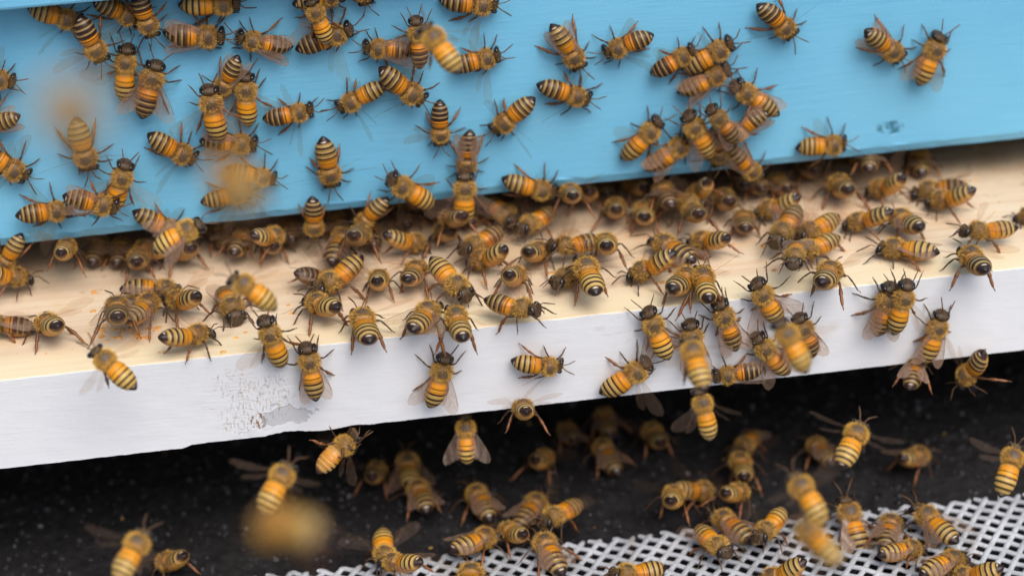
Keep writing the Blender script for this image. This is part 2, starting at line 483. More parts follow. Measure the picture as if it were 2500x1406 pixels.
def m_cuticle():
    M = Mat('bee_cuticle')
    at = smooth_attr(M)                                  # z: 0 thorax skin, 1 bare dorsal disc, 2 head, 3 scutellum
    v = M.coord()
    c = M.ramp(M.math('DIVIDE', at[2], 3.0), [(0, (.16, .09, .028)), (.30, (.05, .042, .038)), (.36, (.05, .042, .038)), (.60, (.022, .014, .01)), (.72, (.022, .014, .01)), (.95, (.36, .19, .05)), (1, (.36, .19, .05))])
    c = M.mix(M.math('MULTIPLY', M.noise(v, 3500, 2), .3), c, (.25, .15, .06))
    M.l(c, M.b.inputs['Base Color']); M.b.inputs['Roughness'].default_value = .5
    M.b.inputs['Specular IOR Level'].default_value = .35
    return M.m
def m_leg():
    M = Mat('bee_leg')
    at = smooth_attr(M)                                  # x: 0 body .. 1 claw, y: 1 on hind legs
    front = M.ramp(at[0], [(0, (.06, .03, .015)), (.5, (.045, .022, .012)), (.75, (.10, .045, .018)), (1, (.10, .05, .02))])
    hind = M.ramp(at[0], [(0, (.08, .04, .015)), (.38, (.10, .045, .015)), (.5, (.15, .055, .018)), (.8, (.24, .09, .025)), (1, (.16, .07, .03))])
    M.l(M.mix(at[1], front, hind), M.b.inputs['Base Color']); M.b.inputs['Roughness'].default_value = .4
    return M.m
def m_eye():
    M = Mat('bee_eye'); M.b.inputs['Base Color'].default_value = (.012, .008, .007, 1)
    M.b.inputs['Roughness'].default_value = .18; return M.m
def m_hair():
    M = Mat('bee_hair')
    at = smooth_attr(M)
    oi = M.n('ObjectInfo'); oc = M.n('SeparateColor'); M.l(oi.outputs['Color'], oc.inputs[0])
    c = M.ramp(at[0], [(0, (.09, .05, .018)), (.5, (.47, .265, .055)), (1, (.82, .54, .17))])
    c = M.mix(oc.outputs[1], c, (.74, .46, .10))
    c = M.mix(oc.outputs[2], c, (.10, .07, .04))  # hair takes the same dark tone and painted shade
    M.l(c, M.b.inputs['Base Color']); M.b.inputs['Roughness'].default_value = .7
    M.b.inputs['Specular IOR Level'].default_value = .15
    return M.m
def m_wing():
    M = Mat('wing_membrane')
    tr = M.n('BsdfTransparent', ins={0: (.93, .88, .84, 1)})
    M.b.inputs['Base Color'].default_value = (.36, .24, .17, 1)
    M.b.inputs['Roughness'].default_value = .22
    M.b.inputs['Specular IOR Level'].default_value = .6
    M.l(M.bump(M.noise(M.coord(), 900, 2), .0001, .8), M.b.inputs['Normal'])
    oi = M.n('ObjectInfo'); oc = M.n('SeparateColor'); M.l(oi.outputs['Color'], oc.inputs[0])
    fac = M.math('MULTIPLY', oc.outputs[0], 1.0)
    mx = M.n('MixShader'); M.l(fac, mx.inputs[0])
    M.l(tr.outputs[0], mx.inputs[1]); M.l(M.b.outputs[0], mx.inputs[2])
    M.l(mx.outputs[0], M.t.nodes['Material Output'].inputs[0])
    return M.m
def m_vein():
    M = Mat('wing_vein')
    tr = M.n('BsdfTransparent')
    M.b.inputs['Base Color'].default_value = (.07, .035, .02, 1); M.b.inputs['Roughness'].default_value = .5
    oi = M.n('ObjectInfo'); oc = M.n('SeparateColor'); M.l(oi.outputs['Color'], oc.inputs[0])
    mx = M.n('MixShader'); M.l(oc.outputs[1], mx.inputs[0])
    M.l(tr.outputs[0], mx.inputs[1]); M.l(M.b.outputs[0], mx.inputs[2])
    M.l(mx.outputs[0], M.t.nodes['Material Output'].inputs[0])
    return M.m
ABD, CUT, LEG, EYE, HAIR, WING, VEIN = m_abdomen(), m_cuticle(), m_leg(), m_eye(), m_hair(), m_wing(), m_vein()

# ------------------------------------------------------------------ bee body: one continuous surface
SEG = 24
def bee_body(seed, apitch, abend, ayaw, pose):
    rr = random.Random(seed)
    rings = []      # centre, axis dir, halfwidth, up, down, (t, kind)
    def add(x, z, w_, up, dn, t, kind, y=0.0, sl=0.0): rings.append((Vector((x, y, z)), w_, up, dn, t, kind, sl))
    hy = rr.uniform(-.55, .55)
    # head: wide, flattened front to back, face slanting down and forward
    for k, (x, w_, up, dn, z) in enumerate(((4.78, .10, .10, .12, 1.8), (4.74, .62, .55, .75, 1.85), (4.60, 1.18, .95, 1.25, 1.95), (4.38, 1.60, 1.18, 1.55, 2.05), (4.08, 1.88, 1.28, 1.70, 2.12), (3.78, 1.96, 1.25, 1.62, 2.18), (3.46, 1.80, 1.10, 1.30, 2.25), (3.20, 1.36, .85, .90, 2.32), (3.03, .85, .6, .65, 2.4))):
        add(x, z, w_, up, dn, 0, 'h', hy * (x - 3) / 2)
    add(2.98, 2.5, .62, .5, .5, 0, 'x')
    for k in range(13):
        a = -1 + 2 * (k + .35) / 12.7
        f = math.sqrt(max(0.0, 1 - min(1, abs(a)) ** 2.5))
        add(1.0 - a * 1.95, 2.72, .6 + 1.65 * f, .5 + 1.55 * f, .4 + 1.45 * f, a, 'x')
    add(-1.0, 2.65, .85, .8, .8, 0, 'x')
    # abdomen: overlapping plates, each rim proud of the next plate's start
    base = Vector((-1.0, 0, 2.62)); L = 7.5; n = 62
    plates = (.0, .075, .245, .41, .575, .735, .85, 1.001)
    pos = base.copy(); ang = apitch; yw = 0.0
    for k in range(n + 1):
        t = k / n
        prof = [(0, 1.5), (.03, 1.85), (.09, 2.12), (.2, 2.28), (.35, 2.38), (.5, 2.36), (.62, 2.2), (.74, 1.86), (.85, 1.34), (.93, .84), (.98, .40), (1, .12)]
        for (a, ra), (b, rb) in zip(prof, prof[1:]):
            if a <= t <= b: r_ = ra + (rb - ra) * (t - a) / (b - a); break
        for a, b in zip(plates, plates[1:]):
            if a <= t < b:
                u_ = (t - a) / (b - a); r_ *= .965 + .055 * min(1, u_ * 1.6) if b < 1 else .97
                break
        h = .90 - .05 * t
        rings.append((pos.copy(), r_, r_ * h, r_ * h * .95, t, 'a', ang))
        ang_k = ang + R(abend) * 0
        st = L / n
        pos = pos + Vector((-math.cos(ang) * math.cos(yw), math.sin(yw), math.sin(ang))) * st
        ang -= R(abend) / n * (0.4 + 1.4 * t); yw += R(ayaw) / n
    V = []; A = []; Fc = []; MI = []
    for c, w_, up, dn, t, kind, sl in rings:
        for s in range(SEG):
            a = s / SEG * 2 * math.pi
            cy, cz = math.cos(a), math.sin(a)
            if kind == 'h': e = .9
            else: e = 1
            y = math.copysign(abs(cy) ** e, cy) * w_; z = cz * (up if cz > 0 else dn)
            off = Vector((z * math.sin(sl), y, z * math.cos(sl))) if kind == 'a' else Vector((-.22 * z if kind == 'h' else 0, y, z))
            V.append(c + off)
            if kind == 'a': A.append((t, cz, math.exp(-(cy / .38) ** 4) if cz > 0 else 0))
            elif kind == 'h': A.append((0, cz, 2))
            else:
                kd = 0.0
                if cz > 0 and (t + .15) ** 2 / .20 + cy * cy / .26 < 1: kd = 1
                if cz > .45 and .42 < t < .8: kd = 3
                A.append((0, cz, kd))
    nr = len(rings)
    quads = {}
    for i in range(nr - 1):
        kind = rings[i][5] if rings[i][5] == rings[i + 1][5] else 'x'
        for s in range(SEG):
            q = (i * SEG + s, i * SEG + (s + 1) % SEG, (i + 1) * SEG + (s + 1) % SEG, (i + 1) * SEG + s)
            quads[(i, s)] = (q, 0 if rings[i + 1][5] == 'a' and rings[i][5] == 'a' else 1)
    caps = [(tuple(reversed(range(SEG))), 1), (tuple((nr - 1) * SEG + s for s in range(SEG)), 0)]
    def grow(target, path, radii, flat, hind):
        # replace the body quad nearest to target by a tapering limb grown out of it
        best = min((k for k in quads), key=lambda k: (sum((V[i] for i in quads[k][0]), Vector()) / 4 - target).length_squared)
        q, m_ = quads.pop(best)
        cen = sum((V[i] for i in q), Vector()) / 4
        ring = list(q); offs = [(V[i] - cen).normalized() for i in q]
        prev = cen; tot = sum((b - a).length for a, b in zip([cen] + path, path)); acc = 0
        for j, (p, rd) in enumerate(zip(path, radii)):
            nx_ = path[min(j + 1, len(path) - 1)]
            t_ = ((p - prev).normalized() + (nx_ - p).normalized() * .8).normalized() if j < len(path) - 1 else (p - prev).normalized()
            no = []
            for o in offs:
                o2 = o - t_ * o.dot(t_)
                no.append(o2.normalized() if o2.length > 1e-4 else t_.orthogonal().normalized())
            # keep the four corners square
            e1 = no[0]; e2 = t_.cross(e1)
            sgn = 1 if e2.dot(no[1]) > 0 else -1
            no = [e1, e2 * sgn, -e1, -e2 * sgn]; offs = no
            acc += (p - prev).length
            b = len(V)
            for o in no:
                V.append(p + o * rd); A.append((acc / tot, hind, 0) if flat else (1, 0, 0))
            for k in range(4):
                Fc.append((ring[k], ring[(k + 1) % 4], b + (k + 1) % 4, b + k)); MI.append(2)
            ring = [b, b + 1, b + 2, b + 3]; prev = p
        Fc.append(tuple(ring)); MI.append(2)
    def jv(s): return Vector((rr.uniform(-s, s), rr.uniform(-s, s), rr.uniform(-s, s)))
    for side in (1, -1):
        for kind in ('front', 'mid', 'hind'):
            if kind == 'front': root, foot = Vector((2.1, side * 1.1, 1.7)), Vector((rr.uniform(3.6, 6.8), side * rr.uniform(1.8, 5.0), 0))
            if kind == 'mid': root, foot = Vector((1.0, side * 1.5, 1.7)), Vector((rr.uniform(-1.6, 3.2), side * rr.uniform(4.0, 7.2), 0))
            if kind == 'hind': root, foot = Vector((-.2, side * 1.4, 1.7)), Vector((rr.uniform(-7.4, -2.4), side * rr.uniform(3.0, 6.8), 0))
            if pose == 'fly':
                if kind == 'front': foot = Vector((rr.uniform(3, 4.4), side * 1.1, rr.uniform(-.6, .6)))
                if kind == 'mid': foot = Vector((rr.uniform(-1, 1.2), side * rr.uniform(1.6, 3), rr.uniform(-2.2, -.8)))
                if kind == 'hind': foot = Vector((rr.uniform(-4.4, -2.6), side * rr.uniform(1.4, 2.8), rr.uniform(-5.0, -3.4)))
            if pose == 'tall': foot.z -= 1.3
            d = foot - root
            out = Vector((0, side, 0)) if kind != 'hind' else Vector((-.5, side * .7, 0))
            lift = .9 if pose == 'fly' else rr.uniform(1.0, 1.7)
            knee = root + d * .34 + Vector((0, 0, lift)) + out * .4
            tib = root + d * .66 + Vector((0, 0, .55 * lift + .25))
            bas = root + d * .86 + Vector((0, 0, .28))
            foot = foot + Vector((0, 0, .06)) if pose != 'fly' else foot
            if pose == 'tall': bas = root + d * .86 + Vector((0, 0, .1))
            if kind == 'hind':
                path = [root + out * .35, root + d * .12 + Vector((0, 0, .5)), root + d * .24 + Vector((0, 0, lift * .8)) + out * .3, knee, knee.lerp(tib, .18), knee.lerp(tib, .55), knee.lerp(tib, .9), tib, tib.lerp(bas, .12), tib.lerp(bas, .5), bas, bas.lerp(foot, .12), foot.lerp(bas, .15), foot]
                rad = [.32, .32, .34, .21,   .24, .38, .46, .26, .33, .36, .24, .13, .11, .16]
            else:
                path = [root + out * .35, root + d * .12 + Vector((0, 0, .5)), root + d * .24 + Vector((0, 0, lift * .8)) + out * .3, knee, knee.lerp(tib, .2), knee.lerp(tib, .8), tib, tib.lerp(bas, .15), bas, bas.lerp(foot, .12), foot.lerp(bas, .15), foot]
                rad = [.28, .28, .29, .17, .20, .24, .15, .20, .17, .10, .09, .13]
            grow(root, path, rad, True, 1.0 if kind == 'hind' else 0.0)
        # antenna: scape, elbow, flagellum
        a0 = Vector((4.55, side * .42, 2.55)); el = Vector((5.75, side * rr.uniform(.8, 1.1), rr.uniform(2.9, 3.4)))
        tip = el + Vector((rr.uniform(1.6, 2.6), side * rr.uniform(.5, 1.8), rr.uniform(-1.5, -.4)))
        grow(a0, [a0 + Vector((.12, 0, .05)), a0.lerp(el, .5), el, el.lerp(tip, .08), el.lerp(tip, .6), tip], [.13, .14, .13, .16, .16, .11], False, 0)
    for q, m_ in quads.values(): Fc.append(q); MI.append(m_)
    for q, m_ in caps: Fc.append(q); MI.append(m_)
    me = mesh('bee_body', V, Fc, [ABD, CUT, LEG], True, MI)
    at = me.attributes.new('bt', 'FLOAT_VECTOR', 'POINT')
    at.data.foreach_set('vector', [c for a in A for c in a])
    bm = bmesh.new(); bm.from_mesh(me); bmesh.ops.recalc_face_normals(bm, faces=bm.faces); bm.to_mesh(me); bm.free()
    return me, rings

def bee_hair(seed, rings):
    rr = random.Random(seed); V = []; Fc = []; A = []
    def blade(p, nrm, ln, wd, tone, lean):
        nrm = (nrm + lean + Vector((rr.uniform(-.45, .45), rr.uniform(-.45, .45), rr.uniform(-.45, .45)))).normalized()
        sd_ = nrm.cross(Vector((rr.uniform(-1, 1), rr.uniform(-1, 1), rr.uniform(-1, 1)))).normalized() * wd
        b = len(V); V.extend((p - sd_, p + sd_, p + nrm * ln)); Fc.append((b, b + 1, b + 2)); A.extend([(tone, 0, 0)] * 3)
    def on_ring(i, f, a):
        c0, w0, u0, d0, t0, k0, s0 = rings[i]; c1, w1, u1, d1, t1, k1, s1 = rings[i + 1]
        c = c0.lerp(c1, f); w_ = w0 + (w1 - w0) * f; up = u0 + (u1 - u0) * f; dn = d0 + (d1 - d0) * f; sl = s0
        cy, cz = math.cos(a), math.sin(a); z = cz * (up if cz > 0 else dn)
        nr_ = Vector((0, cy, cz))
        if k0 == 'a': return c + Vector((z * math.sin(sl), cy * w_, z * math.cos(sl))), nr_, cz
        return c + Vector((-.22 * z if k0 == 'h' else 0, cy * w_, z)), nr_, cz
    idx = {k: [i for i in range(len(rings) - 1) if rings[i][5] == k and rings[i + 1][5] == k] for k in 'hxa'}
    for _ in range(2100):                                # thorax ruff
        i = rr.choice(idx['x']); a = rr.uniform(0, 2 * math.pi); p, n_, cz = on_ring(i, rr.random(), a); t = rings[i][4]
        n_ = (n_ + Vector((-t * .9, 0, 0))).normalized()
        disc = cz > 0 and (t + .15) ** 2 / .20 + n_.y * n_.y / .26 < 1
        if disc and rr.random() < .5: continue
        blade(p - n_ * .05, n_, rr.uniform(.25, .45) if disc else rr.uniform(.45, 1.05), .04, rr.uniform(.1, .5) if disc else rr.uniform(.15, 1.0) * (.8 if cz < -.2 else 1), Vector((-.35, 0, 0)))
    for _ in range(420):
        i = rr.choice(idx['h'][2:]); p, n_, cz = on_ring(i, rr.random(), rr.uniform(0, 2 * math.pi))
        if abs(n_.y) > .75: continue
        blade(p - n_ * .05, (n_ + Vector((.5, 0, 0))).normalized(), rr.uniform(.2, .45), .025, rr.uniform(.2, .8), Vector((0, 0, 0)))
    bands = ((.0, .08, 360), (.415, .46, 150), (.577, .62, 120), (.737, .78, 80))
    for t0, t1, n in bands:                              # cream hair bands across the plates
        ii = [i for i in idx['a'] if t0 <= rings[i][4] <= t1]
        for _ in range(n):
            i = rr.choice(ii); p, n_, cz = on_ring(i, rr.random(), rr.uniform(0, 2 * math.pi))
            blade(p - n_ * .04, n_, rr.uniform(.16, .30) if t0 > 0 else rr.uniform(.35, .6), .028, rr.uniform(.4, .95), Vector((-1.6, 0, 0)))
    me = mesh('bee_hair', V, Fc, [HAIR])
    at = me.attributes.new('bt', 'FLOAT_VECTOR', 'POINT'); at.data.foreach_set('vector', [c for a in A for c in a])
    return me

def bee_eye(side):
    V = []; Fc = []; nu, nv = 14, 9
    for j in range(nv + 1):
        ph = math.pi * j / nv
        for i in range(nu):
            th = 2 * math.pi * i / nu
            p = Vector((  .64 * math.sin(ph) * math.cos(th), .56 * math.sin(ph) * math.sin(th), 1.15 * math.cos(ph)))
            p = Matrix.Rotation(side * .25, 3, 'X') @ (Matrix.Rotation(-.22, 3, 'Y') @ p)
            V.append(p)
    for j in range(nv):
        for i in range(nu):
            Fc.append((j * nu + i, j * nu + (i + 1) % nu, (j + 1) * nu + (i + 1) % nu, (j + 1) * nu + i))
    return mesh('bee_eye', V, Fc, [EYE], True)
EYES = {s: bee_eye(s) for s in (1, -1)}

def wing_mesh(side, hind):
    if not hind:
        lead = [(0, 0), (1, .30), (2, .50), (5, .80), (7.5, .85), (8.8, .45), (9.25, -.3)]
        trail = [(0, -.2), (1, -.5), (3, -1.5), (5, -2.35), (7, -2.35), (8.5, -1.6), (9.25, -.5)]
        veins = [([(0, 0), (2, .48), (5, .76), (7.3, .80)], .13), ([(0, -.05), (2, .25), (5, .45), (6, .60), (8.2, .62)], .05), ([(0, -.12), (2.2, -.1), (4.6, -.15), (5.4, .45)], .05), ([(2.2, -.1), (3.2, -.75), (3.3, -1.45)], .04), ([(0, -.2), (3.2, -.75), (5.3, -.9), (7.2, -1.1)], .045), ([(5.3, -.9), (6.1, -.4), (7.4, -.1), (8.4, .35)], .045), ([(4.6, -.15), (5.0, -.9), (5.2, -1.7)], .04), ([(6.1, -.4), (6.5, -1.0), (7.4, -1.6)], .04), ([(7.4, -.1), (7.5, .62)], .04)]
        Lw = 9.25
    else:
        lead = [(0, 0), (2, .25), (4.5, .38), (6.0, .05), (6.6, -.5)]
        trail = [(0, -.2), (1.5, -1.0), (3.5, -1.75), (5.3, -1.65), (6.6, -.7)]
        veins = [([(0, 0), (2, .2), (4, .32)], .08), ([(0, -.1), (2.2, -.25), (4.2, -.35), (5.8, -.5)], .045), ([(2.2, -.25), (2.9, -.9), (4.4, -1.3)], .04), ([(0, -.15), (2.0, -.8), (3.2, -1.4)], .04)]
        Lw = 6.6
    def ev(c, x):
        for (a, ya), (b, yb) in zip(c, c[1:]):
            if a <= x <= b:
                f = (x - a) / (b - a); f = f * f * (3 - 2 * f) * .35 + f * .65; return ya + (yb - ya) * f
        return c[-1][1]
    def z(x, y): return .16 * math.sin(x * .34) + .05 * math.sin(x * 1.9 + y * 2.2) - .02 * y * y
    V = []; Fc = []; MI = []
    nx, ny = 26, 7
    for i in range(nx + 1):
        x = Lw * (1 - (1 - i / nx) ** 1.25)
        for j in range(ny + 1):
            y = ev(lead, x) + (ev(trail, x) - ev(lead, x)) * j / ny
            V.append((x, y, z(x, y)))
    for i in range(nx):
        for j in range(ny):
            a = i * (ny + 1) + j; Fc.append((a, a + 1, a + ny + 2, a + ny + 1)); MI.append(0)
    for pts, wd in veins:
        fine = []
        for (x0, y0), (x1, y1) in zip(pts, pts[1:]):
            for k in range(6): fine.append((x0 + (x1 - x0) * k / 6, y0 + (y1 - y0) * k / 6))
        fine.append(pts[-1]); b = len(V)
        for k, (x, y) in enumerate(fine):
            x2, y2 = fine[min(k + 1, len(fine) - 1)]; x1, y1 = fine[max(k - 1, 0)]
            d = Vector((x2 - x1, y2 - y1)).normalized(); n_ = Vector((-d.y, d.x)) * wd / 2
            V.append((x + n_.x, y + n_.y, z(x, y) + .012)); V.append((x, y, z(x, y) + .012 + wd * .35)); V.append((x - n_.x, y - n_.y, z(x, y) + .012))
            if k:
                q = b + (k - 1) * 3
                Fc.append((q, q + 1, q + 4, q + 3)); Fc.append((q + 1, q + 2, q + 5, q + 4)); MI += [1, 1]
    if side < 0: V = [(x, -y, z_) for x, y, z_ in V]
    return mesh('hindwing' if hind else 'forewing', V, Fc, [WING, VEIN], True, MI)
WINGS = {(s, h): wing_mesh(s, h) for s in (1, -1) for h in (False, True)}

VARIANTS = {'walk': [], 'fly': [], 'up': []}
_spec = [(R(4), 6, 0), (R(-2), 14, 6), (R(8), 10, -6), (R(0), 24, 3), (R(12), 4, 0), (R(-6), 8, -9), (R(6), 30, 0), (R(2), 12, 10), (R(15), 18, -4), (R(-3), 4, 4), (R(5), 20, -12), (R(-8), 2, 12), (R(10), 26, 8), (R(1), 9, -3), (R(7), 16, 14)]
for k, (p_, b_, y_) in enumerate(_spec):
    me, rg = bee_body(100 + k, p_, b_, y_, 'walk'); VARIANTS['walk'].append((me, bee_hair(k, rg)))
for k, (p_, b_, y_) in enumerate([(R(20), 2, 3), (R(26), 8, -4), (R(15), -4, 8), (R(30), 10, 0), (R(22), 0, -8), (R(12), -6, 0)]):
    me, rg = bee_body(200 + k, p_, b_, y_, 'tall'); VARIANTS['up'].append((me, bee_hair(30 + k, rg)))
for k, (p_, b_, y_) in enumerate([(R(-4), 12, 2), (R(4), 22, -4), (R(-8), 30, 0)]):
    me, rg = bee_body(300 + k, p_, b_, y_, 'fly'); VARIANTS['fly'].append((me, bee_hair(50 + k, rg)))

def add_bee(Mrot, loc, s, rr, wing, tint, dark, pose):
    body, hair = rr.choice(VARIANTS[pose])
    o = link('honey_bee', body)
    o.matrix_world = Matrix.Translation(loc * MM) @ Mrot.to_4x4() @ Matrix.Diagonal((s, s * rr.uniform(.91, 1.06), s * rr.uniform(.94, 1.05), 1))
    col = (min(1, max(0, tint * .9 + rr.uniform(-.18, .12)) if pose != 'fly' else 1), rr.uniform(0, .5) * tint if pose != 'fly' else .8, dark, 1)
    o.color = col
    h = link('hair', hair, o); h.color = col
    for sd_ in (1, -1):
        e = link('eye', EYES[sd_], o); e.location = Vector((3.98, sd_ * 1.52, 2.32)) * MM
    for sd_ in (1, -1):
        if wing == 'f': th, el, op, vn = rr.uniform(9, 15), rr.uniform(-2, 3), rr.uniform(.30, .44), .9
        elif wing == 'h': th, el, op, vn = rr.uniform(22, 38), rr.uniform(0, 12), rr.uniform(.15, .26), .7
        elif wing == 'x': th, el, op, vn = rr.uniform(60, 100), rr.uniform(5, 35), rr.uniform(.05, .09), .15
        else: th, el, op, vn = rr.uniform(48, 92), rr.uniform(6, 40), rr.uniform(.03, .07), .13
        tw = R(rr.uniform(15, 68)) * (1 if wing == 's' else .5)
        for hd in (False, True):
            t = R(th - (rr.uniform(5, 8) if wing == 'f' else 16) * hd); e_ = R(el - (2 if hd else 0))
            d = Vector((-math.cos(t) * math.cos(e_), sd_ * math.sin(t) * math.cos(e_), math.sin(e_)))
            lead = Vector((math.sin(t), sd_ * math.cos(t), -.25 if wing == 'f' else -.1)); lead = (lead - d * lead.dot(d)).normalized()
            y_ = lead * sd_                               # mesh +Y is the leading edge for the left wing, -Y for the right
            if wing in 'sx':                              # caught mid-beat: the blade is feathered
                y_ = Matrix.Rotation(sd_ * tw, 3, d) @ y_
            z_ = d.cross(y_)
            m3 = Matrix((d, y_, z_)).transposed()
            wg = link('hindwing' if hd else 'forewing', WINGS[(sd_, hd)], o)
            root = Vector((.9 - .9 * hd, sd_ * 1.55, 4.05 - .25 * hd - (.12 if sd_ < 0 and wing == 'f' else 0)))
            wg.matrix_local = Matrix.Translation(root * MM) @ m3.to_4x4()
            wg.color = (op, vn, 0, 1)
    return o

# ------------------------------------------------------------------ where each bee sits: head and tail in photograph pixels
N_HANG = Vector((0, .15, -1)).normalized()
N_CLING = Vector((0, -.45, .9)).normalized()
ZONES = {'B': (Vector((0, 0, 0)), Vector((0, -1, 0)), (-12, 14)), 'W': (Vector((0, -D_LEDGE, 0)), Vector((0, -1, 0)), (-12, 14)),
         'L': (Vector((0, 0, 0)), Vector((0, 0, 1)), (-24, 48)), 'G': (Vector((0, 0, Z_GROUND + .6)), Vector((0, 0, 1)), (-15, 50)),
         'M': (Vector((0, 0, Z_MESH + .6)), Vector((0, 0, 1)), (-20, 50)),
         'H': (Vector((0, 0, 0)), Vector((0, -1, 0)), (-60, 60)), 'U': (Vector((0, -D_LEDGE, 0)), Vector((0, -1, 0)), (-60, 60)), 'V': (Vector((0, -D_LEDGE, 0)), Vector((0, -1, 0)), (-60, 60))}
placed = []
def seg_dist(a0, a1, b0, b1):
    best = 1e9
    for i in range(6):
        p = a0.lerp(a1, i / 5)
        for j in range(6):
            best = min(best, (p - b0.lerp(b1, j / 5)).length)
    return best
def solve(zone, hx, hy, tx, ty, lift, dep, tall=0):
    mx, my = (hx + tx) / 2, (hy + ty) / 2
    L0 = 13.4
    if zone == 'F':
        Mp = CAMP + ray(mx, my) * dep
        zc = dep; n = (-CF * .75 + Vector((0, 0, .65))).normalized(); lim = None
    else:
        p0, n, lim = ZONES[zone]
        Mp = hit(mx, my, p0 + n * (2.35 + lift + tall), n)
        zc = (Mp - CAMP).dot(CF)
    dx = (hx - tx) / FPX * zc; dy = -(hy - ty) / FPX * zc
    flat = CR * dx + CU * dy
    if zone in 'FHUV':
        want = L0 * .92
        pl = flat.length
        s = min(1.0, max(.84, pl / L0)) if pl > .84 * L0 else .90
        c = math.sqrt(max(0, (L0 * s) ** 2 - pl * pl))
        d = (flat + CF * c).normalized()
        if zone in 'HUV': n = N_HANG if zone == 'U' else N_CLING
    else:
        c0 = -flat.dot(n) / CF.dot(n)
        lp = (flat + CF * c0).length
        s = min(.97, max(.84, lp / L0))
        if zone in 'LGM': s = min(1.04, max(.96, s * 1.1))
        Ls = L0 * s
        c = math.copysign(math.sqrt(max(0, Ls * Ls - flat.length_squared)), c0) if zone in 'LGM' else c0
        d = (flat + CF * c).normalized()
        pd = (flat + CF * c0).normalized()
        tl = math.degrees(math.asin(max(-1, min(1, d.dot(n)))))
        tl = max(lim[0], min(lim[1], tl))
        d = (pd * math.cos(R(tl)) + n * math.sin(R(tl))).normalized()
        Mp = Mp + n * 0
    up = (n - d * n.dot(d)).normalized()
    rot = Matrix((d, up.cross(d), up)).transposed()
    loc = Mp - rot @ Vector((-1.8 * s, 0, 2.55 * s))
    a = Mp + d * 5.2 * s; b = Mp - d * 5.2 * s
    return rot, loc, s, a, b
def place(i, zone, hx, hy, tx, ty, wing, tint, label, dark=0.0, dep=420, lift=0.0):
    rr = random.Random(1000 + i)
    pose = 'fly' if zone == 'F' else 'up' if zone in 'LGMHUV' and wing != 'f' else 'walk'
    for k in range(5):
        rot, loc, s, a, b = solve(zone, hx, hy, tx, ty, lift, dep, 1.25 if pose == 'up' else 0)
        if zone == 'F' or not placed: break
        m = min((seg_dist(a, b, q[0], q[1]) for q in placed if (q[0] - a).length < 30), default=99)
        if m > 2.9: break
        lift += 1.3
    if zone != 'F': placed.append((a, b))
    if zone in 'LGM': tint = min(1, tint + .15)
    o = add_bee(rot, loc, s, rr, wing, tint, dark, pose)
    wd = {'f': 'folded', 'h': 'half open', 's': 'fanning', 'x': 'spread'}[wing]
    tag(o, label, 'bee', {'B': 'honey bees on the blue box', 'H': 'honey bees on the blue box', 'W': 'honey bees on the white board edge', 'U': 'honey bees on the white board edge', 'V': 'honey bees on the white board edge',
                          'L': 'honey bees on the bare pine board', 'G': 'honey bees on the black ground', 'M': 'honey bees on the white mesh', 'F': 'honey bees in flight'}[zone])
    return o
